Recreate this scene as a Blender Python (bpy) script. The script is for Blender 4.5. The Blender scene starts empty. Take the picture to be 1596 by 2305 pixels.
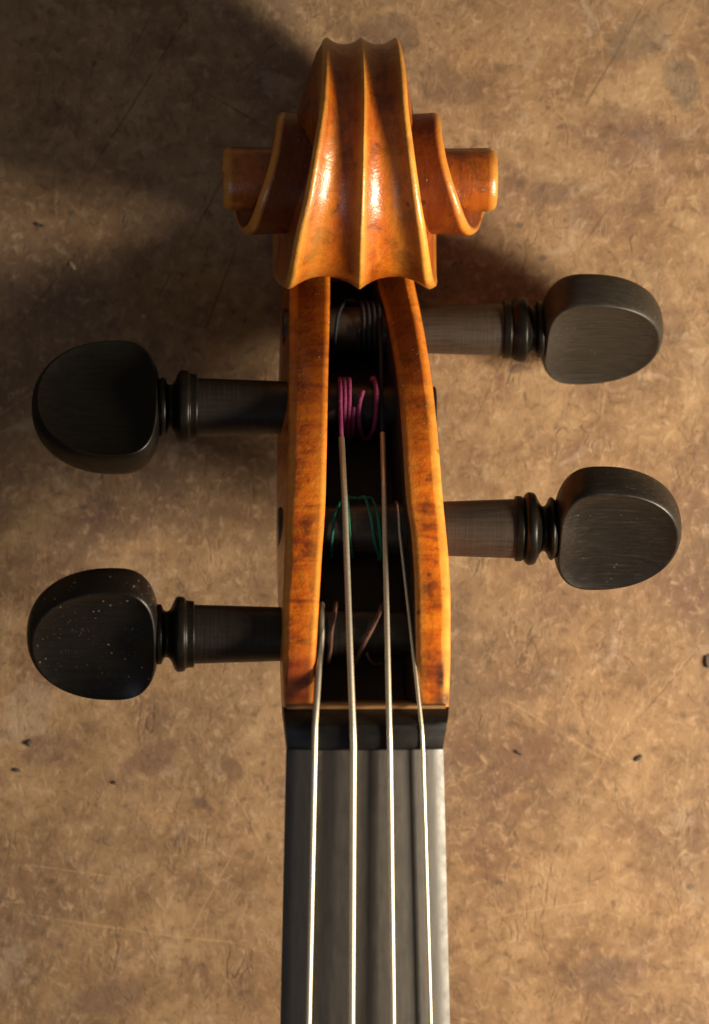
import bpy, math, random
from mathutils import Vector, Matrix
random.seed(7)
S = 0.001                       # everything below is written in millimetres
sc = bpy.context.scene
col = sc.collection
# ---------------------------------------------------------------- camera
CAMZ, FPX = 664.0, 9000.0
cam_d = bpy.data.cameras.new('camera')
cam_d.sensor_width = 36.0
cam_d.lens = 36.0 * FPX / 2305.0
cam_d.clip_start = 0.02
cam_d.clip_end = 50.0
cam_d.dof.use_dof = True
cam_d.dof.focus_distance = (CAMZ - 38) * S
cam_d.dof.aperture_fstop = 18
cam = bpy.data.objects.new('camera', cam_d)
cam.location = (0, 0, CAMZ * S)
col.objects.link(cam)
sc.camera = cam
# ---------------------------------------------------------------- world and lamps
w = bpy.data.worlds.new('World'); sc.world = w; w.use_nodes = True
bg = w.node_tree.nodes['Background']
bg.inputs[0].default_value = (0.80, 0.68, 0.56, 1); bg.inputs[1].default_value = 0.125
def area(name, direc, dist, sx, sy, power, colr, target=(0, 0, 30)):
    d = bpy.data.lights.new(name, 'AREA'); d.shape = 'RECTANGLE'
    d.size = sx; d.size_y = sy; d.energy = power; d.color = colr
    o = bpy.data.objects.new(name, d); col.objects.link(o)
    v = Vector(direc).normalized(); t = Vector(target) * S
    o.location = t + v * dist
    o.rotation_euler = (-v).to_track_quat('-Z', 'Y').to_euler()
    return o
KEY = (262, -58, 158)           # where the bench lamp hangs, low over the right of the board
kv = Vector(KEY) - Vector((0, 0, 25))
area('warm_bench_lamp', kv, kv.length * S, 0.068, 0.068, 2.2, (1.0, 0.85, 0.63), (0, 0, 25))
area('cool_sky_window', (-0.55, -0.75, 1.1), 1.6, 0.5, 0.5, 1.4, (0.68, 0.78, 1.0))
sc.view_settings.view_transform = 'Standard'; sc.view_settings.look = 'None'
sc.view_settings.exposure = 0.0; sc.view_settings.gamma = 1.0
sc.cycles.max_bounces = 6

# ---------------------------------------------------------------- frame of the violin: rolled 3 degrees about its length
ROLL = math.radians(3.0); CR, SR = math.cos(ROLL), math.sin(ROLL); PZ = 30.0
def P(px, py, z):
    """point of the violin frame at height z seen at a given place"""
    dx, dy = (px - 798.0) / FPX, (1152.5 - py) / FPX
    c = CAMZ - PZ
    # local z = SR*wx + CR*(wz-PZ), wx = t dx, wz-PZ = c - t
    t = (CR * c - (z - PZ)) / (CR - SR * dx)
    wx, wy, wz = t * dx, t * dy, c - t
    return Vector((CR * wx - SR * wz, wy, z))
def scale_at(z): return FPX / (CAMZ - z)
def L(v): return (v[0] * S, v[1] * S, (v[2] - PZ) * S)

def lerp_tab(tab, x):
    if x <= tab[0][0]: return tab[0][1]
    for (a, b), (c, d) in zip(tab, tab[1:]):
        if x <= c: return b + (d - b) * (x - a) / (c - a)
    return tab[-1][1]
def smooth_tab(tab, x):                       # monotone-ish cubic through the table
    n = len(tab)
    if x <= tab[0][0]: return tab[0][1]
    if x >= tab[-1][0]: return tab[-1][1]
    for i in range(n - 1):
        if x <= tab[i + 1][0]: break
    def m(k):
        if k <= 0: return (tab[1][1] - tab[0][1]) / (tab[1][0] - tab[0][0])
        if k >= n - 1: return (tab[-1][1] - tab[-2][1]) / (tab[-1][0] - tab[-2][0])
        a = (tab[k][1] - tab[k-1][1]) / (tab[k][0] - tab[k-1][0]); b = (tab[k+1][1] - tab[k][1]) / (tab[k+1][0] - tab[k][0])
        return 0 if a * b <= 0 else 2 * a * b / (a + b)
    h = tab[i+1][0] - tab[i][0]; t = (x - tab[i][0]) / h
    return ((2*t**3 - 3*t**2 + 1) * tab[i][1] + (t**3 - 2*t**2 + t) * h * m(i)
            + (-2*t**3 + 3*t**2) * tab[i+1][1] + (t**3 - t**2) * h * m(i+1))

# ---------------------------------------------------------------- materials
class NT:
    def __init__(s, name):
        s.m = bpy.data.materials.new(name); s.m.use_nodes = True
        s.t = s.m.node_tree; s.b = s.t.nodes['Principled BSDF']
        s.co = s.t.nodes.new('ShaderNodeTexCoord').outputs['Object']
    def link(s, a, b): s.t.links.new(a, b)
    def val(s, v, sock):
        if hasattr(v, 'links') or isinstance(v, bpy.types.NodeSocket): s.link(v, sock)
        else: sock.default_value = v if not isinstance(v, tuple) or len(v) != 3 or sock.type != 'RGBA' else (*v, 1)
    def mapping(s, scale=(1, 1, 1), rot=(0, 0, 0), loc=(0, 0, 0)):
        n = s.t.nodes.new('ShaderNodeMapping'); s.link(s.co, n.inputs[0])
        n.inputs['Scale'].default_value = scale; n.inputs['Rotation'].default_value = rot; n.inputs['Location'].default_value = loc
        return n.outputs[0]
    def noise(s, scale, detail=4, rough=.55, dist=0, vec=None, ntype=None):
        n = s.t.nodes.new('ShaderNodeTexNoise'); s.link(vec or s.co, n.inputs['Vector'])
        n.inputs['Scale'].default_value = scale; n.inputs['Detail'].default_value = detail
        n.inputs['Roughness'].default_value = rough; n.inputs['Distortion'].default_value = dist
        return n.outputs['Fac']
    def vor(s, scale, vec=None, feature='F1', out='Distance', rand=1):
        n = s.t.nodes.new('ShaderNodeTexVoronoi'); n.feature = feature; s.link(vec or s.co, n.inputs['Vector'])
        n.inputs['Scale'].default_value = scale; n.inputs['Randomness'].default_value = rand
        return n.outputs[out]
    def ramp(s, fac, stops, interp='LINEAR'):
        n = s.t.nodes.new('ShaderNodeValToRGB'); s.link(fac, n.inputs[0]); cr = n.color_ramp; cr.interpolation = interp
        while len(cr.elements) < len(stops): cr.elements.new(.5)
        for e, (p, c) in zip(cr.elements, stops):
            e.position = p; e.color = (c, c, c, 1) if not isinstance(c, tuple) else (*c, 1)
        return n.outputs[0]
    def mix(s, fac, a, b, mode='MIX'):
        n = s.t.nodes.new('ShaderNodeMix'); n.data_type = 'RGBA'; n.blend_type = mode
        s.val(fac, n.inputs[0]); s.val(a, n.inputs[6]); s.val(b, n.inputs[7]); return n.outputs[2]
    def math(s, op, a, b=0.0, c=None):
        n = s.t.nodes.new('ShaderNodeMath'); n.operation = op; s.val(a, n.inputs[0]); s.val(b, n.inputs[1])
        if c is not None: s.val(c, n.inputs[2])
        return n.outputs[0]
    def sep(s, vec=None):
        n = s.t.nodes.new('ShaderNodeSeparateXYZ'); s.link(vec or s.co, n.inputs[0]); return n.outputs
    def attr(s, name):
        n = s.t.nodes.new('ShaderNodeAttribute'); n.attribute_name = name; return n.outputs['Fac']
    def bump(s, h, strength=.3, dist=.0002, prev=None):
        n = s.t.nodes.new('ShaderNodeBump'); s.link(h, n.inputs['Height'])
        n.inputs['Strength'].default_value = strength; n.inputs['Distance'].default_value = dist
        if prev: s.link(prev, n.inputs['Normal'])
        return n.outputs[0]
    def out(s, color=None, rough=None, normal=None, metal=None, coat=None, spec=None, coat_rough=None):
        i = s.b.inputs
        if color is not None: s.val(color, i['Base Color'])
        if rough is not None: s.val(rough, i['Roughness'])
        if normal is not None: s.link(normal, i['Normal']); s.link(normal, i['Coat Normal'])
        if metal is not None: i['Metallic'].default_value = metal
        if coat is not None: s.val(coat, i['Coat Weight'])
        if coat_rough is not None: i['Coat Roughness'].default_value = coat_rough
        if spec is not None: i['Specular IOR Level'].default_value = spec
        return s.m

def mat_table():
    n = NT('worn_brown_board')
    big = n.noise(24, 4, .6, .5)
    mid = n.noise(90, 6, .66, .25, n.mapping((1, 1.1, 1), (0, 0, .5)))
    fine = n.noise(470, 6, .74, .5)
    c = n.ramp(mid, [(.28, (.170, .098, .052)), (.46, (.265, .162, .086)), (.57, (.325, .208, .112)), (.74, (.40, .275, .160))])
    c = n.mix(n.ramp(big, [(.45, 0.0), (.62, .72)]), c, (.140, .086, .058))            # dark soaked patches
    red = n.noise(46, 5, .65, 1.0, n.mapping(loc=(3.1, 1.7, 0)))
    c = n.mix(n.ramp(red, [(.54, 0.0), (.64, .52)]), c, (.145, .080, .058))
    grey = n.noise(130, 4, .6, .8, n.mapping(loc=(8.1, .7, 0)))
    c = n.mix(n.ramp(grey, [(.60, 0.0), (.70, .45)]), c, (.40, .31, .23))
    ochre = n.noise(70, 3, .5, .6, n.mapping((1, 2.0, 1), (0, 0, .3), (7, 2, 0)))
    c = n.mix(n.ramp(ochre, [(.58, 0.0), (.74, .35)]), c, (.44, .27, .13))
    c = n.mix(n.ramp(fine, [(.32, .70), (.46, 0.0)]), c, (.100, .060, .038))
    c = n.mix(n.ramp(fine, [(.54, 0.0), (.67, .55)]), c, (.52, .36, .225))
    # short curly fibres pressed into the board: thin iso-lines of a swirling noise, in two directions
    def fibres(scale, rot, stretch, width, loc, gs, lo):
        v = n.mapping((1, stretch, 1), (0, 0, rot), loc)
        f = n.noise(scale, 3, .5, 1.1, v)
        d = n.math('ABSOLUTE', n.math('SUBTRACT', f, .5))
        line = n.ramp(d, [(0.0, 1.0), (width, 0.0)])
        return n.math('MULTIPLY', line, n.ramp(n.noise(gs, 2, .5, 0, n.mapping(loc=loc)), [(lo, 0.0), (lo + .09, 1.0)]))
    f1 = fibres(300, -.65, .42, .03, (2, 3, 0), 300, .50); f2 = fibres(330, .75, .42, .03, (5, 1, 0), 280, .52)
    f3 = fibres(190, -.65, .34, .010, (9, 4, 0), 120, .52)
    c = n.mix(n.math('MULTIPLY', f1, .22), c, (.52, .36, .22)); c = n.mix(n.math('MULTIPLY', f2, .18), c, (.52, .34, .19))
    c = n.mix(n.math('MULTIPLY', f3, .35), c, (.060, .036, .026))
    # long knife scratches, straight, each its own line across the board
    x, y, z_ = n.sep()
    wob = n.math('MULTIPLY', n.math('SUBTRACT', n.noise(60, 2, .5), .5), .0012)
    sn1 = n.noise(240, 2, .5); sn2 = n.ramp(n.noise(180, 3, .6, 0, n.mapping(loc=(3, 5, 0))), [(.38, 0.0), (.5, 1.0)])
    bn1 = n.math('MULTIPLY', n.math('SUBTRACT', n.noise(170, 4, .65), .5), 2.6); bn2 = n.math('MULTIPLY', n.math('SUBTRACT', n.noise(420, 4, .65), .5), 2.2)
    def scratch(px, py, ang, half, wd, seed):
        cx, cy = (px - 798) * 7.378e-5, (1152.5 - py) * 7.378e-5
        ca, sa = math.cos(ang), math.sin(ang)
        dx, dy = n.math('SUBTRACT', x, cx), n.math('SUBTRACT', y, cy)
        u = n.math('ADD', n.math('MULTIPLY', dx, ca), n.math('MULTIPLY', dy, sa))
        v = n.math('ADD', n.math('SUBTRACT', n.math('MULTIPLY', dy, ca), n.math('MULTIPLY', dx, sa)), wob)
        wv = n.math('MULTIPLY', sn1, wd * 2)
        l = n.math('LESS_THAN', n.math('ABSOLUTE', v), wv)
        g = n.ramp(n.math('DIVIDE', n.math('ABSOLUTE', u), half), [(.6, 1.0), (1.0, 0.0)])
        return n.math('MULTIPLY', l, n.math('MULTIPLY', g, sn2))
    dk = None
    for i_, (px, py, deg, half, wd) in enumerate([(330, 190, 58, .024, .00016), (440, 520, 62, .014, .00016), (500, 640, 70, .012, .00012), (640, 490, 70, .010, .00012), (1380, 130, 60, .016, .00014), (1500, 1540, 48, .009, .00010),
                                         (330, 60, 62, .010, .00010), (120, 640, 52, .012, .00010), (585, 135, 40, .006, .00012), (530, 250, -30, .008, .00010), (1335, 520, 55, .005, .00010), (1100, 880, 66, .006, .00010)]):
        q = scratch(px, py, math.radians(deg), half, wd, i_ * 1.7); dk = q if dk is None else n.math('MAXIMUM', dk, q)
    lt = None
    for i_, (px, py, deg, half, wd) in enumerate([(1505, 110, 63, .016, .00012), (300, 2090, -8, .022, .00014), (560, 1840, -60, .007, .00012), (480, 2000, 62, .010, .00010), (180, 1960, -8, .010, .00012), (1250, 1640, -30, .012, .00016),
                                         (1240, 2040, 10, .012, .00014), (900, 2260, -12, .020, .00010), (1290, 180, 76, .008, .00012), (1360, 1700, 62, .012, .00010), (80, 880, 35, .01, .0001)]):
        q = scratch(px, py, math.radians(deg), half, wd, 30 + i_ * 1.3); lt = q if lt is None else n.math('MAXIMUM', lt, q)
    c = n.mix(n.math('MULTIPLY', lt, .32), c, (.55, .37, .20)); c = n.mix(n.math('MULTIPLY', dk, .5), c, (.055, .028, .02))
    # stains that have a shape of their own
    def blot(px, py, rx, ry, ang, amt, cc, seed):
        nonlocal c
        cx, cy = (px - 798) * 7.378e-5, (1152.5 - py) * 7.378e-5; ca, sa = math.cos(ang), math.sin(ang)
        dx, dy = n.math('SUBTRACT', x, cx), n.math('SUBTRACT', y, cy)
        u = n.math('DIVIDE', n.math('ADD', n.math('MULTIPLY', dx, ca), n.math('MULTIPLY', dy, sa)), rx * 7.378e-5)
        v = n.math('DIVIDE', n.math('SUBTRACT', n.math('MULTIPLY', dy, ca), n.math('MULTIPLY', dx, sa)), ry * 7.378e-5)
        d = n.math('ADD', n.math('MULTIPLY', u, u), n.math('MULTIPLY', v, v))
        d = n.math('ADD', d, bn1 if rx > 40 else bn2)
        c = n.mix(n.ramp(d, [(.45, min(.75, amt * 1.35)), (1.5, 0.0)]), c, cc)
    for q in [(1235, 440, 52, 28, 0, .42, (.14, .085, .062)), (522, 1728, 26, 34, .9, .5, (.15, .088, .055)), (456, 1808, 34, 12, -.5, .55, (.14, .08, .06)), (1430, 95, 85, 55, .3, .26, (.115, .095, .078)), (1535, 190, 50, 70, .2, .35, (.12, .10, .08)),
              (350, 1700, 85, 40, .3, .45, (.16, .088, .062)), (120, 1680, 70, 45, .5, .35, (.16, .09, .065)), (880, 90, 70, 60, .3, .35, (.11, .065, .05)), (1000, 190, 90, 50, -.3, .34, (.13, .078, .058)), (1440, 290, 120, 40, -.4, .3, (.13, .075, .055)),
              (1180, 1290, 40, 20, .2, .3, (.17, .10, .07)), (1180, 1700, 70, 40, .6, .35, (.17, .095, .062)), (1340, 2180, 90, 45, .2, .4, (.13, .085, .062)), (690, 1500, 60, 30, 0, .2, (.2, .12, .08)), (250, 2240, 90, 40, .2, .4, (.17, .10, .07)),
              (1160, 830, 20, 12, .2, .55, (.13, .085, .065)), (1270, 850, 14, 10, .2, .5, (.16, .08, .06)), (1125, 850, 10, 10, .2, .5, (.16, .08, .06)), (675, 2080, 26, 16, .3, .4, (.15, .1, .075))]:
        blot(*q, seed=q[0] * .013)
    # fine ink specks
    sp = n.vor(150, n.mapping((1, 1.3, 1), (0, 0, .8)))
    sp = n.math('MULTIPLY', n.ramp(sp, [(.06, 1.0), (.14, 0.0)]), n.ramp(n.noise(60, 3, .5, 0, n.mapping(loc=(1, 9, 0))), [(.48, 0.0), (.60, 1.0)]))
    c = n.mix(n.math('MULTIPLY', sp, .6), c, (.055, .050, .045))
    h = n.math('ADD', n.math('MULTIPLY', fine, .8), n.math('MULTIPLY', n.math('MAXIMUM', f1, f2), .12))
    h = n.math('SUBTRACT', h, n.math('MAXIMUM', n.math('MULTIPLY', dk, .4), n.math('MULTIPLY', f3, .3)))
    b = n.bump(h, .9, .00030); b = n.bump(mid, .35, .0006, b)
    return n.out(c, n.ramp(mid, [(.3, .58), (.7, .75)]), b, spec=.3)

def mat_varnish(name='varnished_maple', fscale=(70, 430, 90), fd=.9, tone=1.0):
    n = NT(name)
    xyz = n.sep()
    # flames run across the wood: bands along y
    fl = n.noise(1, 3, .6, fd, n.mapping(fscale))
    patch = n.noise(200, 6, .72, .4)
    grain = n.noise(1, 3, .6, .2, n.mapping((1400, 160, 1400)))
    c = n.ramp(fl, [(.28, (.30, .045, .0015)), (.42, (.58, .112, .003)), (.57, (.74, .175, .005)), (.76, (.84, .25, .009))])
    c = n.mix(n.ramp(patch, [(.50, 0.0), (.64, .75)]), c, (.10, .017, .003))
    c = n.mix(n.ramp(patch, [(.30, .55), (.44, 0.0)]), c, (.84, .30, .022))
    c = n.mix(n.ramp(grain, [(.35, .25), (.5, 0.0)]), c, (.16, .04, .01))
    if tone < 1: c = n.mix(1.0, c, (tone, tone * .92, tone * .9), 'MULTIPLY')
    wear_sheen = n.attr('wear_sheen')
    wn = n.math('MULTIPLY', wear_sheen, n.ramp(n.noise(520, 4, .6), [(.25, .62), (.5, 1.0)]))
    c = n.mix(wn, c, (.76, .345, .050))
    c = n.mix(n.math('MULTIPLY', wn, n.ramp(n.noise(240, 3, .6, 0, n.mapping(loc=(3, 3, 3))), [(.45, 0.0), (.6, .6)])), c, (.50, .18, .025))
    # little dark dings and stains
    ding = n.vor(330, n.mapping(loc=(.2, .1, .4))); dg = n.math('MULTIPLY', n.ramp(ding, [(.10, 1.0), (.2, 0.0)]), n.ramp(n.noise(160, 2, .5, 0, n.mapping(loc=(5, 5, 5))), [(.54, 0.0), (.62, 1.0)]))
    c = n.mix(n.math('MULTIPLY', dg, .75), c, (.045, .014, .006))
    st = n.attr('stain'); c = n.mix(n.math('MULTIPLY', st, n.ramp(n.noise(500, 3, .6), [(.3, .75), (.6, 1.0)])), c, (.035, .012, .008))
    rd = n.attr('red'); c = n.mix(n.math('MULTIPLY', rd, .8), c, (.24, .035, .016))
    darken = n.attr('darken'); c = n.mix(n.math('MULTIPLY', darken, .95), c, n.mix(patch, (.008, .0015, .0005), (.085, .014, .0015)))  # darkens the varnish by vertex: upper cheeks, inner turns, scroll top
    # dust hairs: short pale strokes where dust gathers
    dv = n.mapping((1, .35, 1), (0, 0, -.5)); hair = n.vor(1500, dv)
    hm = n.math('MULTIPLY', n.ramp(hair, [(.10, 1.0), (.16, 0.0)]), n.ramp(n.noise(330, 3, .6, 0, n.mapping(loc=(2, 8, 1))), [(.52, 0.0), (.64, 1.0)]))
    hm = n.math('MULTIPLY', hm, n.attr('dust'))
    c = n.mix(n.math('MULTIPLY', hm, .7), c, (.75, .62, .45))
    b = n.bump(n.noise(1100, 4, .7), .30, .0002)
    b = n.bump(n.noise(300, 4, .6), .34, .0006, b)
    rough = n.math('ADD', n.ramp(n.noise(420, 3, .6), [(.3, .34), (.7, .48)]), n.math('MULTIPLY', hm, .3))
    return n.out(c, rough, b, coat=n.math('MULTIPLY', n.ramp(n.noise(330, 4, .7), [(.3, .6), (.6, 1.0)]), n.math('SUBTRACT', 1.0, n.math('MULTIPLY', darken, .86))), coat_rough=.31, spec=.15)

def _coat(m):
    m.node_tree.nodes['Principled BSDF'].inputs['Coat IOR'].default_value = 1.65
    return m
def mat_ebony(name, dust=0.0, grain=0.0, base=(.008, .0065, .0055), rough=.40, turn=False, seed=0.0, spec=.34, along=(150, 2300, 2300), fibre=.28):
    n = NT(name)
    g = n.noise(1, 4, .65, .2, n.mapping(along, loc=(seed, 0, 0)))
    c = n.ramp(g, [(.35, tuple(v * .8 for v in base)), (.7, tuple(v * 1.5 for v in base))])
    if grain: c = n.mix(n.ramp(g, [(.58, 0.0), (.7, grain)]), c, (.10, .088, .075))
    h = n.math('MULTIPLY', g, .6)
    if turn:                                            # lathe marks round the shank and brown rubbed bands
        t = n.noise(1, 3, .7, 0, n.mapping((5200, 60, 60), loc=(seed, 0, 0)))
        c = n.mix(n.ramp(t, [(.48, 0.0), (.72, turn)]), c, (.070, .044, .030)); h = n.math('ADD', h, t)
    if dust:
        v = n.vor(900, n.mapping((1, 1, 1), (0, 0, .7), (seed, seed, 0)))
        d = n.math('MULTIPLY', n.ramp(v, [(.10, 1.0), (.17, 0.0)]), n.ramp(n.noise(300, 3, .6, 0, n.mapping(loc=(seed, 1, 2))), [(.50, 0.0), (.60, 1.0)]))
        v2 = n.vor(2300, n.mapping((1, .5, 1), (0, 0, .7), (seed, seed, 0)))
        d2 = n.math('MULTIPLY', n.ramp(v2, [(.08, .6), (.16, 0.0)]), n.ramp(n.noise(260, 3, .6, 0, n.mapping(loc=(seed, 4, 2))), [(.50, 0.0), (.62, 1.0)]))
        c = n.mix(n.math('MULTIPLY', n.math('MAXIMUM', d, d2), dust), c, (.50, .42, .28))
    b = n.bump(h, fibre, .00012)
    return n.out(c, n.ramp(n.noise(500, 3, .6), [(.3, rough - .05), (.7, rough + .07)]), b, spec=spec)

def mat_plain(name, c, rough=.6, metal=0.0, bump_scale=800, strength=.2, var=.25):
    n = NT(name)
    v = n.noise(bump_scale, 3, .6)
    cc = n.mix(n.ramp(v, [(.3, var), (.6, 0.0)]), c, tuple(x * .45 for x in c))
    return n.out(cc, rough, n.bump(v, strength, .0002), metal=metal)
def mat_string(name, c, rough, pitch=0):
    n = NT(name)
    wv = n.noise(1, 2, .5, 0, n.mapping((900, 5200, 900)))
    cc = n.mix(n.ramp(wv, [(.4, .3), (.6, 0.0)]), c, tuple(x * .6 for x in c))
    return n.out(cc, rough, n.bump(wv, .35, .00006), metal=1.0)
def mat_silk(name, c):
    n = NT(name)
    v = n.noise(1, 2, .5, .5, n.mapping((2600, 2600, 2600)))
    cc = n.mix(n.ramp(v, [(.35, .6), (.6, 0.0)]), c, tuple(x * .4 for x in c))
    return n.out(cc, .75, n.bump(v, .7, .0002))

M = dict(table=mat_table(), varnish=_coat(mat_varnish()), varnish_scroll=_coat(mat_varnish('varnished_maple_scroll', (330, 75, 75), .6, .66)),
         inside=mat_plain('shaded_pegbox_inside', (.030, .013, .006), .7),  # brown varnish, with the hollow's shade put into the colour
         bare=mat_plain('bare_maple_edge', (.26, .13, .045), .6),
         peg=mat_ebony('ebony_peg', rough=.36, spec=.2, base=(.005, .004, .0026)), peg_dusty=mat_ebony('ebony_peg_dusty', dust=.55, seed=1.3, rough=.33, spec=.3),
         peg_grain=mat_ebony('ebony_peg_grained', grain=.18, dust=.10, seed=2.1, base=(.011, .009, .0075)),
         peg_smooth=mat_ebony('ebony_peg_satin', dust=.10, fibre=.12, rough=.46, base=(.022, .018, .014), seed=4.0),
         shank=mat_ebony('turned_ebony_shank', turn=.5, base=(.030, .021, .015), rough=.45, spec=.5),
         shank_shaded=mat_ebony('turned_ebony_shank_shaded', turn=.3, base=(.010, .0075, .006), rough=.38, spec=.35),  # left-hand copy of the shank, shade put into its darker base
       board=mat_ebony('ebony_fingerboard', base=(.042, .034, .027), rough=.50, dust=.06, seed=6.0, spec=.9, along=(1500, 160, 1500), fibre=.2),
         nut=mat_ebony('ebony_nut', base=(.007, .006, .0055), rough=.42, seed=8.0, spec=.28),
       wound=mat_string('wound_silver_string', (.86, .78, .63), .50), steel=mat_string('plain_steel_string', (.90, .83, .66), .45),
         pink=mat_silk('pink_silk', (.22, .018, .095)), green=mat_silk('green_silk', (.006, .19, .13)),
         blue=mat_silk('navy_silk', (.0025, .003, .009)), brown=mat_silk('brown_silk', (.13, .055, .035)),
         chip=mat_plain('pale_wood_chip', (.60, .42, .27), .7), dark=mat_plain('dark_crumb', (.075, .060, .044), .85, bump_scale=2500, strength=.6))

# ---------------------------------------------------------------- mesh helpers
def mesh_obj(name, verts, faces, mats, parent=None, attrs=None, midx=None, smooth=True, local=True, auto=None):
    me = bpy.data.meshes.new(name)
    me.from_pydata([L(v) if local else (v[0]*S, v[1]*S, v[2]*S) for v in verts], [], faces)
    for m in (mats if isinstance(mats, (list, tuple)) else [mats]): me.materials.append(m)
    if midx:
        for p, i in zip(me.polygons, midx): p.material_index = i
    for k, vals in (attrs or {}).items():
        a = me.attributes.new(k, 'FLOAT', 'POINT'); a.data.foreach_set('value', vals)
    import bmesh
    bm = bmesh.new(); bm.from_mesh(me); bmesh.ops.recalc_face_normals(bm, faces=bm.faces); bm.to_mesh(me); bm.free()
    if smooth:
        me.polygons.foreach_set('use_smooth', [True] * len(me.polygons))
        if auto: me.set_sharp_from_angle(angle=math.radians(auto))
    o = bpy.data.objects.new(name, me); col.objects.link(o); o.parent = parent
    return o
def loft(rings, cap0=True, cap1=True, closed=True):
    n = len(rings[0]); V = [p for r in rings for p in r]; F = []
    for i in range(len(rings) - 1):
        for j in range(n if closed else n - 1):
            k = (j + 1) % n
            F.append((i*n + j, i*n + k, (i+1)*n + k, (i+1)*n + j))
    if cap0: F.append(tuple(range(n))[::-1])
    if cap1: F.append(tuple((len(rings)-1)*n + j for j in range(n)))
    return V, F
def catmull(pts, sub=6):
    pts = [Vector(p) for p in pts]; out = []
    for i in range(len(pts) - 1):
        a = pts[max(i-1, 0)]; b = pts[i]; c = pts[i+1]; d = pts[min(i+2, len(pts)-1)]
        for k in range(sub):
            t = k / sub
            out.append(.5 * ((2*b) + (c-a)*t + (2*a - 5*b + 4*c - d)*t*t + (3*b - a - 3*c + d)*t**3))
    out.append(pts[-1]); return out
def tube_data(pts, r, seg=12):
    pts = [Vector(p) for p in pts]; rings = []; up = Vector((0, 0, 1)); prev = None
    for i, p in enumerate(pts):
        t = (pts[min(i+1, len(pts)-1)] - pts[max(i-1, 0)]).normalized()
        if prev is None:
            a = up if abs(t.dot(up)) < .9 else Vector((1, 0, 0)); u = t.cross(a).normalized()
        else: u = (prev - t * prev.dot(t)).normalized()
        prev = u; v = t.cross(u)
        rr = r(i / (len(pts)-1)) if callable(r) else r
        rings.append([p + (u*math.cos(k*2*math.pi/seg) + v*math.sin(k*2*math.pi/seg)) * rr for k in range(seg)])
    return loft(rings)
def tube(name, pts, r, mat, parent, seg=12):
    V, F = tube_data(pts, r, seg); return mesh_obj(name, V, F, mat, parent)
def merge(parts):
    V, F = [], []
    for v, f in parts:
        o = len(V); V += v; F += [tuple(i + o for i in q) for q in f]
    return V, F

# ---------------------------------------------------------------- the table
TZ = 2.2
V = [(-620, -600, TZ), (620, -600, TZ), (620, 600, TZ), (-620, 600, TZ), (-620, -600, -30), (620, -600, -30), (620, 600, -30), (-620, 600, -30)]
table = mesh_obj('table_top', V, [(0,1,2,3), (7,6,5,4), (0,4,5,1), (1,5,6,2), (2,6,7,3), (3,7,4,0)], M['table'], smooth=False, local=False)
table['kind'] = 'structure'

# ---------------------------------------------------------------- the violin
violin = bpy.data.objects.new('violin', None); col.objects.link(violin)
violin.location = (0, 0, PZ * S); violin.rotation_euler = (0, ROLL, 0)
violin['label'] = 'orange-brown varnished violin with carved scroll and four black pegs lying on the brown board'
violin['category'] = 'violin'

def zc(y):                                    # front face of the pegbox
    s = max(0, -31 - y) * -1 + max(0, y + 31)
    return 60 - (.325 * s + .0045 * s * s) if s > 0 else 60
def zback(y): return zc(y) - (18.5 - 1.0 * min(1, max(0, (y + 31) / 66)))

# pegbox ------------------------------------------------------------
l_in = [(560, 743), (647, 743), (845, 739), (1127, 733), (1266, 724), (1436, 714), (1549, 707), (1592, 705)]
l_top = [(560, 670), (676, 668), (845, 667), (986, 665), (1097, 661), (1266, 655), (1400, 648), (1487, 646), (1592, 644)]
l_cham = [(560, 652), (676, 652), (845, 651), (986, 650), (1097, 646), (1266, 641), (1400, 637), (1487, 637), (1592, 639)]
l_sil = [(560, 636), (676, 633), (817, 628), (1000, 624), (1200, 622), (1337, 625), (1487, 630), (1592, 636)]
r_in = [(560, 840), (647, 853), (704, 868), (845, 893), (958, 904), (1124, 915), (1210, 927), (1323, 934), (1436, 936), (1549, 938), (1592, 944)]
r_sil = [(560, 918), (639, 932), (704, 946), (788, 961), (887, 975), (1000, 986), (1124, 996), (1266, 1009), (1351, 1013), (1464, 1013), (1592, 1009)]
sections_l, sections_r, floor_s = [], [], []
attrL = {'wear_sheen': [], 'stain': [], 'red': [], 'darken': [], 'dust': []}
import copy as _c
attrR = _c.deepcopy(attrL)
NST = 110
def bellnoise(a): return .5 + .5 * math.sin(a * 12.9) * math.sin(a * 7.1 + 2)
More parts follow.
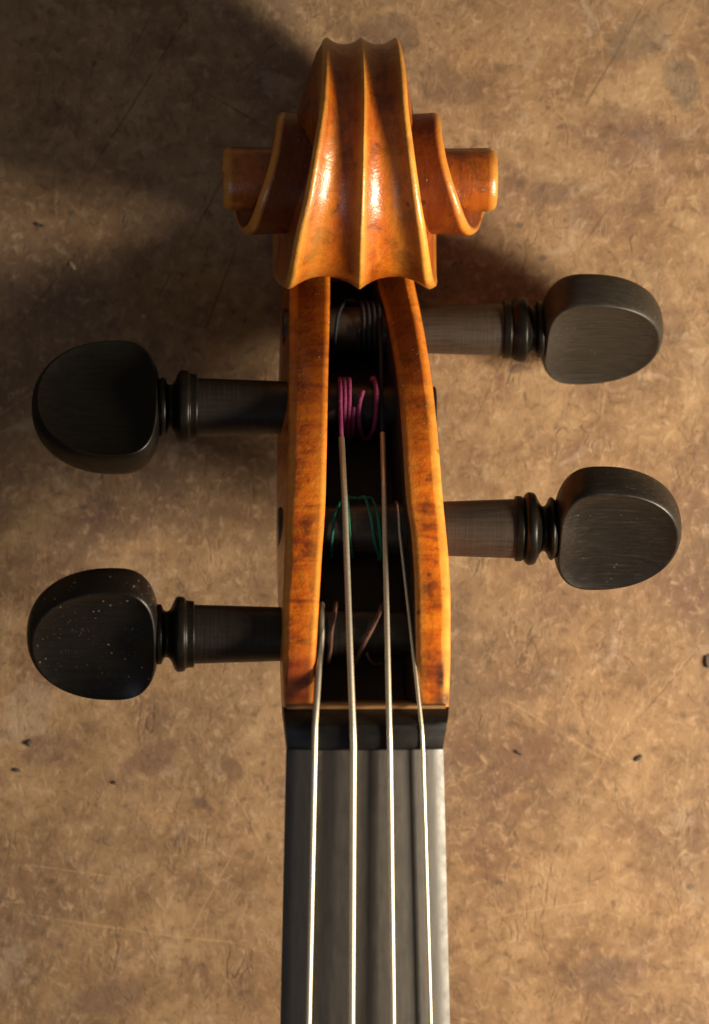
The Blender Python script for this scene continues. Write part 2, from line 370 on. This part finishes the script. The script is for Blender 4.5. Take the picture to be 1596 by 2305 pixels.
for i in range(NST + 1):
    py = 590 + (1592 - 590) * i / NST
    y0 = (1152.5 - py) / scale_at(45); z = zc(y0)
    for _ in range(4): y0 = P(800, py, z)[1]; z = zc(y0)
    zb = zback(y0)
    def X(tab, zz): return P(smooth_tab(tab, py), py, zz)[0]
    wob = .10 * math.sin(py * .031) + .06 * math.sin(py * .11)
    xi, xt, xch = X(l_in, z), X(l_top, z), X(l_cham, z - .8)
    xs = X(l_sil, zb + 4)
    ring = [(xi, z - .55), (xi - .45, z - .05), (xi - 1.0, z + .02), ((xi + xt) / 2, z + .05), (xt + .35, z + .02), (xt + wob, z - .08),
            ((xt + xch) / 2 + wob * .5, z - .38), (xch, z - .85), (xch - .1, z - 1.8), ((xch + xs) / 2 - .25, (z + zb) / 2 + 1), (xs, zb + 4), (xs + .8, zb + 1.2), (xs + 3, zb),
            (xi - 1, zb), (xi + .9, zb + 3.5), (xi + .3, (z + zb) / 2)]
    sections_l.append([Vector((a, y0, b)) for a, b in ring])
    def band(a, b, v, s): return max(0, min(1, (v - a) / s + .5)) * max(0, min(1, (b - v) / s + .5))
    darken = max(0, min(1, (1080 - py) / 270)); tail = max(0, min(1, (py - 1440) / 70))  # cheeks get darker towards the scroll
    st = band(1524, 1542, py, 10); red = tail * .85
    wl = [.2, .8, .3, 0, .0, .45, .65, .55, .2, 0, .1, .1, 0, 0, 0, 0]
    dl = [.3, .5, .9, 1, 1, .5, .2, .2, .7, .5, .2, .2, 0, 0, 0, 0]
    bare = max(0, min(1, (py - 1580) / 6))
    for k in range(16):
        attrL['wear_sheen'].append(max(wl[k] * (1 - .65 * darken) * (1 - .5 * tail), bare if k < 9 else 0)); attrL['stain'].append(st * (.9 if 1 < k < 6 else 0)); attrL['red'].append(red if 1 < k < 6 else 0)
        attrL['darken'].append(dl[k] * darken * .9); attrL['dust'].append((.3 + .7 * darken) if k < 6 else .1)
    xi, xo = X(r_in, z), X(r_sil, z - .8)
    xt = xo - 1.15
    ring = [(xi, z - .55), (xi + .45, z - .05), (xi + 1.0, z + .02), ((xi + xt) / 2, z + .05), (xt - .35, z + .02), (xt - wob, z - .08),
            ((xt + xo) / 2, z - .34), (xo, z - .9), (xo + .15, z - 1.8), (xo + .55, (z + zb) / 2 + 1), (xo + .75, zb + 4), (xo, zb + 1.2), (xo - 2.5, zb),
            (xi + 1, zb), (xi - 1.2, zb + 3.5), (xi - .7, (z + zb) / 2)]
    sections_r.append([Vector((a, y0, b)) for a, b in ring])
    st1 = math.exp(-((py - 1575) / 16) ** 2); st2 = math.exp(-((py - 1520) / 38) ** 2)
    wr = [.3, .6, .3, 0, .05, .75, 1, .9, .3, 0, 0, 0, 0, 0, 0, 0]
    dr = [.6, .6, 1, 1, 1, .35, 0, 0, .6, .5, 0, 0, 0, 0, 0, 0]
    dots = max(math.exp(-((py - q) / 7.5) ** 2) for q in (1140, 1155, 1182))
    for k in range(16):
        attrR['wear_sheen'].append(max(wr[k] * (1 - .7 * darken), bare if k < 9 else 0)); s = 0
        if 4 <= k <= 5: s = min(1, 1.25 * max(st1, st2))
        if k in (6, 7): s = st1
        if k == 3: s = max(s, dots * .55)
        if k == 4: s = max(s, dots * .45)
        attrR['stain'].append(s); attrR['red'].append(tail * .25 if 1 < k < 5 else 0)
        attrR['darken'].append(dr[k] * darken); attrR['dust'].append((.3 + .7 * darken) if k < 6 else .1)
    xl, xr = sections_l[-1][14][0], sections_r[-1][14][0]
    floor_s.append([Vector((xl - 2.5, y0, zb + 3.5)), Vector((xr + 2.5, y0, zb + 3.5)), Vector((xr + 2.2, y0, zb + .1)), Vector(((xl+xr)/2, y0, zb - .8)), Vector((xl - 2.2, y0, zb + .1))])
def cheek(secs, at):
    V, F = loft(secs); mi = []
    n = 16
    for i in range(len(secs) - 1):
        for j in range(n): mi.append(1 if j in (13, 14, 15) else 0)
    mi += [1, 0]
    return V, F, mi, at
Vl, Fl, ml, al = cheek(sections_l, attrL); Vr, Fr, mr, ar = cheek(sections_r, attrR); Vf, Ff = loft(floor_s)
V, F = merge([(Vl, Fl), (Vr, Fr), (Vf, Ff)])
at = {k: al[k] + ar[k] + [0] * len(Vf) for k in al}
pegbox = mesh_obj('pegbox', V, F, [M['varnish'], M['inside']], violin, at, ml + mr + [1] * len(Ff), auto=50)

# scroll --------------------------------------------------------------
YC, ZC_ = 53.0, 26.0
R_T = [(-130, 24.0), (-90, 22.6), (-45, 22.4), (0, 22.6), (45, 21.8), (90, 20.3), (135, 19.0), (180, 17.4), (225, 15.6), (270, 13.6), (315, 12.0), (360, 10.8), (405, 10.2), (450, 9.7), (495, 9.3), (540, 8.8), (585, 8.0), (630, 7.0), (675, 6.0), (720, 5.2), (765, 4.75), (1100, 4.6)]
W_T = [(-130, 20), (-90, 16), (-45, 13.4), (0, 12.4), (58, 13.7), (80, 15.6), (101, 17.9), (126, 20.9), (165, 23.8), (180, 24.9), (205, 26.4), (300, 26.5), (360, 26.1), (400, 26.4), (430, 27.6), (450, 29.2), (478, 32.0), (515, 35.2), (540, 37.4), (580, 39.8), (620, 41.4), (680, 42.6), (740, 43.4), (1100, 43.4)]
C_T = [(-130, 2.2), (-90, 2.8), (0, 4.0), (30, 3.4), (52, 1.6), (72, .1), (110, -.3), (180, -.6), (360, -.5), (540, -.9), (740, -.4)]
XCEN = [(-130, 812), (0, 812), (58, 820), (90, 818), (126, 813), (180, 808), (205, 798), (300, 798), (360, 808), (540, 808), (800, 809)]
def spr(t): return smooth_tab(R_T, t)
def spw(t): return smooth_tab(W_T, t) / 2
def cen(t):
    r = spr(t); a = math.radians(t); y = YC + r * math.cos(a); z = ZC_ + r * math.sin(a)
    # x in the violin frame, read at the place where the turn passes
    py = 1152.5 - y * scale_at(z)
    return P(smooth_tab(XCEN, t), py, z)[0]
xc0 = P(810, 405, 26)[0]
prof_f = [0, .018, .045, .09, .16, .26, .38, .50, .62, .73, .82, .885, .925]
prof_d = [0, .03, .14, .33, .58, .83, .97, 1.0, .90, .66, .36, .10, 0.0]
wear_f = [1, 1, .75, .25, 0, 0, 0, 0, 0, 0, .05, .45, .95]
NT_ = 660; T0, T1 = -130.0, 800.0
rings = []; att = {k: [] for k in ('wear_sheen', 'stain', 'red', 'darken', 'dust')}
def col_at(t, left):
    """one side's half of the ribbon profile, centre -> edge -> side wall, as (x, radial)"""
    r, hw = spr(t), spw(t)
    depth = lerp_tab([(-130, .6), (0, 1.0), (60, 1.9), (120, 2.3), (180, 2.0), (210, 1.6), (250, .5), (360, .25), (800, .1)], t)
    out = []
    cw = lerp_tab([(0, .75), (90, .9), (180, 1.15), (400, .9), (560, .9), (700, .8)], t)      # chamfer width
    body = max(hw - cw, hw * .8)
    for f, d, wv in zip(prof_f, prof_d, wear_f):
        ff = f / .925
        wr = max(wv, (.38 * max(0, 1 - abs(f - .66) / .26) + .04) * max(0, min(1, (t - 55) / 40))) if t < 230 else (wv if f > .9 else 0)  # flute walls: thin varnish plus a golden highlight painted into the colour
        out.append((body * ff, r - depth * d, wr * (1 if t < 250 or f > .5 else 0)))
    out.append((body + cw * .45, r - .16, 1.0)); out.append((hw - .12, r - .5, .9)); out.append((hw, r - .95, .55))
    rin = spr(t + 360) - .35
    xin = hw + smooth_tab(C_T, t)
    if t + 360 > 760: xin = hw - .5
    k_lim = xin
    for q in (.12, .3, .55, .8, 1.0):
        rr = (r - .95) + (rin - (r - .95)) * q
        x = hw + (k_lim - hw) * q ** .7 - (.5 * math.sin(math.pi * q) if t > 130 else .25 * math.sin(math.pi * q))
        out.append((x, rr, .0 if q > .12 else .2))
    return out
for i in range(NT_ + 1):
    t = T0 + (T1 - T0) * i / NT_
    a = math.radians(t); xm = cen(t); L_ = col_at(t, True)
    ring = []; wv = []
    for x, rr, wr in reversed(L_[1:]): ring.append(Vector((xm - x, YC + rr * math.cos(a), ZC_ + rr * math.sin(a)))); wv.append(wr)
    for x, rr, wr in L_:
        if x > spw(t): x = spw(t) + (x - spw(t)) * .55
        ring.append(Vector((xm + x, YC + rr * math.cos(a), ZC_ + rr * math.sin(a)))); wv.append(wr)
    rings.append(ring)
    n = len(ring)
    for k in range(n):
        att['wear_sheen'].append(min(1, wv[k] * (1.0 if t < 300 else .6))); att['stain'].append(0); att['red'].append(0)
        ed = abs(k - (n - 1) / 2) / (n / 2)
        att['darken'].append((1.0 if (t > 240 and wv[k] < .5) else 0) * (.70 if t > 640 else .80) + (.5 * max(0, (70 - abs(t - 15)) / 70) if t < 90 else 0)); att['dust'].append(.25 if t < 170 else .45)  # inner turns darker; shade on the top bend is painted in
V, F = loft(rings, False, False, closed=False)
# eye buttons: flat rounded caps at both ends of the last turn
n = len(rings[0])
tot = len(V)
for side in (-1, 1):
    hx = 43.6 / 2; cx = xc0
    capr = []
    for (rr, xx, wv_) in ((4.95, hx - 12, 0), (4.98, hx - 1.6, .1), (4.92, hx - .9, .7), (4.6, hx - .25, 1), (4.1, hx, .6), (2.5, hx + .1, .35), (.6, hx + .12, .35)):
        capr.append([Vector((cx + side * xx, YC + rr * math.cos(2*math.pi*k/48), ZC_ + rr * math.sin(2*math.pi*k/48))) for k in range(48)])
        att['wear_sheen'] += [wv_] * 48
        for k_ in ('stain', 'red'): att[k_] += [0] * 48
        att['darken'] += [.25] * 48; att['dust'] += [.4] * 48
    v, f = loft(capr, False, True); o = len(V); V += v; F += [tuple(i + o for i in q) for q in f]
# solid core so that no turn is hollow
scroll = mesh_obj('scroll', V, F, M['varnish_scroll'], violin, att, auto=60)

# neck block, nut, fingerboard, neck ------------------------------------
def yz(py, z): return P(820, py, z)[1]
zt = 60.0
ya, yb_ = yz(1585.5, zt), yz(1593, zt)
xl0, xr0 = P(640, 1590, zt)[0], P(1008, 1590, zt)[0]
# end wall of the pegbox, with the bare edge under the nut
rings_ = []
for y, zz in ((ya, 59.6), (ya - .25, 59.95), (yb_ + .15, 59.95), (yb_ - .6, 59.6)):
    k = 10; top = [Vector((xl0 + .3 + (xr0 - xl0 - .6) * j / k, y, zz + .5 * (1 - ((j / k - .5) * 2) ** 2))) for j in range(k + 1)]
    rings_.append(top + [Vector((xr0 - .8, y, 46)), Vector((xr0 - 5, y, 42)), Vector((xl0 + 5, y, 42)), Vector((xl0 + .8, y, 46))])
V, F = loft(rings_)
mesh_obj('pegbox_end_wall', V, F, M['bare'], violin, auto=50)
# the nut
def nutring(py, xl, xr, ztop, arc):
    z = ztop; a, b = P(xl, py, z - 3)[0], P(xr, py, z - 3)[0]; y = yz(py, z); k = 24; r = []
    for j in range(k + 1):
        u = j / k * 2 - 1; r.append(Vector((a + (b - a) * j / k, y, z - arc * abs(u) ** 2.4)))
    r += [Vector((b + .1, y, z - 6)), Vector((a - .1, y, z - 6))]
    return r
nr = [nutring(1592.5, 637, 1008, 58.0, .5), nutring(1593.5, 637, 1008, 60.0, .5), nutring(1612, 638, 1007, 62.1, .8), nutring(1627, 640, 1005, 63.75, 1.2), nutring(1633, 641, 1004, 64.1, 1.5), nutring(1645, 642, 1003, 64.15, 1.7), nutring(1662, 644, 1000, 64.1, 1.9),
      nutring(1680, 646, 997, 64.0, 2.0), nutring(1686, 647, 996, 63.8, 2.0), nutring(1689, 647, 996, 63.2, 2.0)]
V, F = loft(nr)
nut = mesh_obj('nut', V, F, M['nut'], violin, auto=35)
# fingerboard
def fb(py_or_y, is_y=False): pass
FBZ, TILT = 63.0, .045
y0n = yz(1688, FBZ); y_bot = yz(2305, FBZ - 2)
xl1, xr1 = P(644, 1690, 61)[0], P(998, 1690, 61)[0]; xl2, xr2 = P(631, 2305, 59)[0], P(1013, 2305, 59)[0]
rings_ = []
Y_END = -235.0
for i in range(41):
    y = y0n + (Y_END - y0n) * i / 40; f = (y - y0n) / (y_bot - y0n)
    a, b = xl1 + (xl2 - xl1) * f, xr1 + (xr2 - xr1) * f; zt_ = FBZ + (y - y0n) * TILT; k = 28; r = []
    if i < 1: pass
    for j in range(k + 1):
        u = j / k * 2 - 1; hw = (b - a) / 2
        zz = zt_ - (42 - math.sqrt(42 * 42 - (u * hw) ** 2)) - .35 * abs(u) ** 26
        r.append(Vector(((a + b) / 2 + u * hw, y, zz)))
    zlo = zt_ - 6.2
    r += [Vector((b - .1, y, zlo + 2.5)), Vector((b - .4, y, zlo)), Vector((a + .4, y, zlo)), Vector((a + .1, y, zlo + 2.5))]
    rings_.append(r)
V, F = loft(rings_)
board = mesh_obj('fingerboard', V, F, M['board'], violin, auto=45)
rings_ = []
for i in range(21):
    y = yb_ + .3 + (-170 - yb_) * i / 20; f = (y - y0n) / (y_bot - y0n)
    a, b = xl1 + (xl2 - xl1) * f + .8, xr1 + (xr2 - xr1) * f - .8; z1 = min(58.0, FBZ + (y - y0n) * TILT - 6.25); r = []
    for j in range(17):
        u = math.pi * j / 16; r.append(Vector(((a + b) / 2 + (b - a) / 2 * math.cos(u), y, z1 - 13.5 * math.sin(u) ** .8)))
    rings_.append(r)
V, F = loft(rings_)
mesh_obj('neck', V, F, M['varnish'], violin, {k: [0.3 if k == 'wear_sheen' else 0] * len(V) for k in ('wear_sheen', 'stain', 'red', 'darken', 'dust')}, auto=50)

# pegs ------------------------------------------------------------------
def surf(pts_rings): return loft(pts_rings)
def make_peg(label, pyc, z, prof, x_head0, x_tip, half_w, phi, head_mat, end_px, far_r, tip_py=None):
    """prof: (place along the peg, radius in its own px) from the pegbox outwards; phi: how far the face leans"""
    s = scale_at(z); yk = P(820, pyc, z)[1]
    side = 1 if x_tip > 800 else -1
    def X(px): return P(px, pyc, z)[0]
    def ring_at(x, r, n=40): return [Vector((x, yk + r * math.cos(2*math.pi*k/n), z + r * math.sin(2*math.pi*k/n))) for k in range(n)]
    # shank, right through both cheeks
    xs0, r0 = X(prof[0][0]), prof[0][1] / s; xs1, r1 = X(prof[1][0]), prof[1][1] / s
    xe = X(end_px)
    rr = [ring_at(xe, far_r * .9), ring_at(xe + side * .15, far_r)]
    for q in range(1, 9): t = q / 8; rr.append(ring_at(xe + (xs1 - xe) * t, far_r + (r1 - far_r) * t))
    V, F = loft(rr); peg = mesh_obj('peg', V, F, M['shank'] if side > 0 else M['shank_shaded'], violin, auto=50); peg['label'] = label
    # collar: ring, bead, waist, flare, all turned
    pts = [(xs1 - side * .1, r1 * .9)] + [(X(px), r / s) for px, r in prof[1:]]
    fine = []
    c = catmull([(a, b, 0) for a, b in pts], 6)
    V, F = loft([ring_at(p[0], p[1]) for p in c]); mesh_obj('collar', V, F, M['peg'], peg, auto=70)
    # head
    x0, x1 = X(x_head0), X(x_tip); LEN = abs(x1 - x0); B = half_w; T = 3.15; n = 72
    dyt = 0
    oc = []
    for k in range(n):
        u = 2 * math.pi * k / n; cu, su = math.cos(u), math.sin(u)
        if cu >= 0: aa, p = .64, 2.15
        else: aa, p = .36, 2.9
        ax = .36 + aa * (abs(cu) ** (2 / p)) * (1 if cu >= 0 else -1); bb = (abs(su) ** (2 / p)) * (1 if su >= 0 else -1)
        oc.append((ax * LEN, bb * B))
    ca = .43 * LEN
    plist = [(1.0, 1.0, 0), (.998, .999, .30), (.988, .993, .58), (.968, .985, .80), (.945, .973, .93), (.925, .962, .99), (.912, .952, 1.0), (.90, .942, .985), (.87, .915, .935), (.78, .83, .83), (.6, .65, .70), (.35, .38, .60), (.1, .11, .56)]
    def tt(a, b): return T * (1.0 + .42 * math.exp(-(a / (LEN * .16)) ** 2) * math.exp(-(b / 4.0) ** 2) + .10 * (1 - a / LEN))
    def lp(sa, sb, nn):
        out = []
        for a, b in oc:
            a2 = ca + (a - ca) * sa; b2 = b * sb
            nz = nn * tt(a2, b2)
            y_ = b2 * math.cos(phi) - nz * math.sin(phi); z_ = b2 * math.sin(phi) + nz * math.cos(phi)
            out.append(Vector((x0 + side * a2, yk + y_, z + z_)))
        return out
    loops = [lp(sa, sb, nn) for sa, sb, nn in reversed(plist)] + [lp(sa, sb, -nn) for sa, sb, nn in plist[1:]]
    V, F = loft(loops); mesh_obj('peg_head', V, F, head_mat, peg, auto=60)
    # gap between the flare and the head
    return peg, yk
D2 = math.radians
peg_lu, y_lu = make_peg('upper left ebony peg, face tipped slightly away from the strings', 917.5, 26.8,
    [(643, 61.5), (446, 66), (443, 74), (434, 75.5), (430, 76), (427, 77), (423, 82), (412, 84), (404, 82), (399, 73), (393, 58), (385, 51), (377, 54), (373, 64), (367, 67), (362, 66), (356, 60)],
    362, 71, 10.65, D2(-26), M['peg'], 981, 3.35)
peg_ll, y_ll = make_peg('lower left ebony peg, speckled with pale dust', 1427, 48.0,
    [(632, 61), (438, 66.5), (436, 74), (430, 75), (422, 76), (418, 78), (414, 83), (402, 85), (396, 82), (391, 73), (384, 58), (376, 52), (369, 55), (364, 66), (359, 68), (354, 67), (348, 60)],
    358, 60, 10.6, D2(35), M['peg_dusty'], 1010, 3.4)
peg_ru, y_ru = make_peg('upper right ebony peg with its face turned furthest down', 741, 17.3,
    [(950, 56), (1130, 59), (1132, 65), (1140, 66), (1146, 66), (1150, 63), (1153, 66), (1163, 72), (1175, 74), (1183, 71), (1189, 58), (1196, 51), (1203, 53), (1208, 63), (1214, 65), (1219, 64), (1224, 60)],
    1217, 1492, 10.6, D2(54), M['peg_smooth'], 636, 3.3)
peg_rl, y_rl = make_peg('lower right ebony peg with scratched grainy face', 1190, 38.5,
    [(1000, 62), (1158, 67), (1160, 73), (1168, 74), (1174, 73), (1178, 70), (1181, 76), (1188, 82), (1197, 82), (1204, 78), (1210, 66), (1218, 53), (1226, 52), (1232, 60), (1236, 69), (1242, 71), (1250, 64)],
    1246, 1533, 10.5, D2(42), M['peg_grain'], 626, 3.35)

# strings and their silk -------------------------------------------------
def over_peg(x0, x1, yk, z, rad, a0=90, a1=20, n=10):
    """arc over the peg towards the scroll; angle 90 = top, 0 = scroll side"""
    return [Vector((x0 + (x1 - x0) * i / n, yk + rad * math.cos(math.radians(a0 + (a1 - a0) * i / n)), z + rad * math.sin(math.radians(a0 + (a1 - a0) * i / n)))) for i in range(n + 1)]
def board_line(px1, px2, lift1, lift2):
    """string over the fingerboard, from the nut to beyond the frame"""
    a = P(px1, 1676, 64.0); b = P(px2, 2305, 62.0)
    pts = []
    for i in range(0, 13):
        f = i / 12 * 2.6; y = a[1] + (b[1] - a[1]) * f; x = a[0] + (b[0] - a[0]) * f
        xm = ((xl1 + xr1) + ((xl2 + xr2) - (xl1 + xr1)) * f) / 2
        zz = FBZ + (y - y0n) * TILT - (42 - math.sqrt(42 * 42 - (x - xm) ** 2)) + lift1 + (lift2 - lift1) * f
        pts.append(Vector((x, y, zz)))
    return pts
def make_string(label, mat, r, bl, mids, end, silk_mat=None, silk_pts=None, silk_r=None):
    board_pts = bl[::-1]                           # far end first, ends at the nut
    nutp = board_pts[-1]
    top = [nutp + Vector((mids[0][0] * .15 * 0, 3.2, -.25))]
    pts = catmull(board_pts, 2)
    up = [P(px, py, z) for px, py, z in mids]
    path = pts + [pts[-1] + Vector(((up[0][0] - pts[-1][0]) * .35, (up[0][1] - pts[-1][1]) * .35, .02))] + up + end
    # smooth bend over the nut
    s = tube('string', path, r, mat, violin, 12); s['label'] = label
    return s
G = make_string('thick wound string furthest left, running to the lower left peg', M['wound'], .47, board_line(708, 694, 1.55, 2.0),
    [(708.5, 1640, 63.85), (714, 1560, 60.6)], over_peg(P(723, 1426, 52)[0], P(728, 1380, 50)[0], y_ll, 48.0, 4.55, 95, -60))
D = make_string('second wound string from the left, ending in pink silk', M['wound'], .48, board_line(795, 791, 1.45, 1.9),
    [(794, 1636, 64.55), (784, 1360, 51.6), (776, 1130, 41.4)], [P(768.5, 985, 34.6)])
A = make_string('third wound string from the left, ending in navy silk', M['wound'], .42, board_line(877, 884, 1.40, 1.85),
    [(876, 1636, 64.5), (870, 1360, 51.6), (865, 1130, 41.2)], [P(861, 975, 33.6)])
E = make_string('thin plain steel string furthest right', M['steel'], .29, board_line(952, 970, 1.2, 1.35),
    [(949, 1638, 63.7), (925, 1420, 52.8)], over_peg(P(900, 1190, 43)[0], P(893, 1155, 42)[0], y_rl, 38.5, 4.1, 95, -60))

def helix(x0, x1, yk, z, rad, turns, a0=90, n=40):
    N = int(abs(turns) * n)
    return [Vector((x0 + (x1 - x0) * i / N, yk + rad * math.cos(math.radians(a0 + 360 * turns * i / N)), z + rad * math.sin(math.radians(a0 + 360 * turns * i / N)))) for i in range(N + 1)]
def loop_on_peg(pts_px, yk, z, rad, slack=0):
    """front half of a loop lying on the peg: height follows the peg's roundness"""
    out = []
    for px, py in pts_px:
        y = P(820, py, z + rad * .6)[1]; dy = max(-rad, min(rad, y - yk))
        zz = z + math.sqrt(max(0.0, rad * rad - dy * dy)); v = P(px, py, zz)
        v[1] = max(yk - rad - slack, min(yk + rad + slack, v[1])); out.append(v)
    return catmull(out, 5)
def xp(px, py, z): return P(px, py, z)[0]
# pink: the string's silk runs up, three close turns, then a loose loop
zp, rp = 26.8, 4.55
t1 = [P(768.5, 985, 34.6), P(767, 950, 33.0)] + [Vector((xp(766, 917, 31), y_lu, zp + rp))] + helix(xp(766, 917, 31), xp(796, 917, 31), y_lu, zp, rp, -3.0, 90)[1:]
lp = loop_on_peg([(817, 880), (810, 905), (808, 930), (810, 960), (817, 985), (831, 989), (842, 962), (847, 925), (847, 880), (842, 852), (836, 855)], y_lu, zp, 4.7)
V, F = merge([tube_data(t1, .37, 10), tube_data(lp, .37, 10)]); mesh_obj('silk_winding', V, F, M['pink'], D)
# navy silk of the third string
zn, rn = 17.3, 4.35
xa = xp(857, 741, 23)
t1 = [P(861, 975, 33.6), P(859, 860, 28.3), P(857.5, 780, 24.6), Vector((xa, y_ru, zn + rn))] + helix(xa, xp(808, 741, 23), y_ru, zn, rn, -4.0, 90)[1:]
lp = loop_on_peg([(800, 672), (780, 676), (764, 700), (757, 735), (754, 775), (753, 800)], y_ru, zn, 4.5)
V, F = merge([tube_data(t1, .34, 10), tube_data(lp, .3, 10)]); mesh_obj('silk_winding', V, F, M['blue'], A)
# green silk of the thin string: loose loops
ge = [[(767, 1128), (758, 1148), (752, 1170), (747, 1216), (746, 1256)], [(802, 1121), (796, 1108), (788, 1103), (783, 1120), (785, 1168), (789, 1216), (794, 1256)],
      [(804, 1123), (812, 1120), (822, 1119), (834, 1162), (843, 1216), (855, 1261)], [(815, 1116), (826, 1114), (839, 1125), (850, 1162), (857, 1216), (858, 1250), (853, 1262)]]
V, F = merge([tube_data(loop_on_peg(q, y_rl, 38.5, 4.3, .5), .24, 8) for q in ge]); mesh_obj('silk_winding', V, F, M['green'], E)
# brown silk of the thick string
br = [[(756, 1356), (752, 1385), (746, 1420), (744, 1455), (738, 1492)], [(866, 1360), (852, 1385), (836, 1418), (818, 1452), (800, 1494)], [(858, 1362), (853, 1376), (850, 1392)], [(826, 1470), (833, 1486), (846, 1496), (858, 1492)]]
V, F = merge([tube_data(loop_on_peg(q, y_ll, 48.0, 4.5, .3), .36 if k < 2 else .22, 8) for k, q in enumerate(br)]); mesh_obj('silk_winding', V, F, M['brown'], G)

# ---------------------------------------------------------------- crumbs and chips on the board
def chip(name, label, cat, px, py, pts, th, mat, rot=0, group=None):
    s = FPX / (CAMZ - TZ); cx, cy = (px - 798) / s, (1152.5 - py) / s
    n = len(pts); V = []
    for zz, k in ((.05, .88), (th * .35, .9), (th * .6, .6)):
        for a, b in pts:
            x, y = a * k / s, -b * k / s
            V.append((x, y, zz + .12 * math.sin(a * 3.1 + b)))
    F = [tuple(range(n)), tuple(range(2*n, 3*n))[::-1]]
    for i in (0, 1):
        for j in range(n): F.append((i*n + j, (i+1)*n + j, (i+1)*n + (j+1) % n, i*n + (j+1) % n))
    o = mesh_obj(name, V, F, mat, None, smooth=False, local=False)
    o.location = (cx * S, cy * S, TZ * S); o['label'] = label; o['category'] = cat
    if group: o['group'] = group
    return o
chip('wood_chip', 'largest pale wood chip on the shaded board left of the scroll', 'wood chip', 164, 598, [(-9, -12), (-2, -9), (6, 0), (9, 9), (3, 10), (-7, 2)], .7, M['chip'])
chip('wood_chip', 'tiny pale chip on the board above the upper left peg', 'wood chip', 323, 711, [(-6, -3), (0, -4), (5, 0), (6, 4), (0, 4)], .4, M['chip'])
chip('crumb', 'thin dark crumb on the shaded board left of the scroll', 'crumb', 88, 507, [(-13, -4), (-4, -6), (8, -2), (14, 2), (6, 6), (-6, 3)], .5, M['dark'])
chip('crumb', 'round dark crumb near the left edge below the lower left peg', 'crumb', 66, 1672, [(-4, -6), (4, -9), (8, -3), (4, 4), (3, 9), (-5, 4), (-8, -1)], .8, M['dark'])
chip('crumb', 'flat dark crumb lowest of the pair near the left edge', 'crumb', 38, 1733, [(-11, -5), (0, -6), (10, 0), (12, 5), (1, 5), (-8, 1)], .5, M['dark'])
chip('crumb', 'dark slanted crumb on the lit board right of the fingerboard, further right of two', 'crumb', 1438, 1706, [(-12, 6), (-4, -4), (7, -8), (11, -5), (3, 5), (-6, 9)], .6, M['dark'])
chip('crumb', 'dark curled crumb on the lit board just right of the nut', 'crumb', 1166, 1694, [(-13, -6), (-3, -7), (8, 0), (12, 7), (4, 6), (-5, -1)], .5, M['dark'])
chip('crumb', 'dark crumb cut by the right edge of the picture', 'crumb', 1594, 1490, [(-7, -16), (4, -20), (10, 0), (6, 16), (-4, 14), (-8, 2)], .8, M['dark'])
chip('crumb', 'small dark crumb on the board between fingerboard and left edge', 'crumb', 256, 1762, [(-6, -3), (2, -6), (7, -1), (4, 5), (-4, 4)], .5, M['dark'])
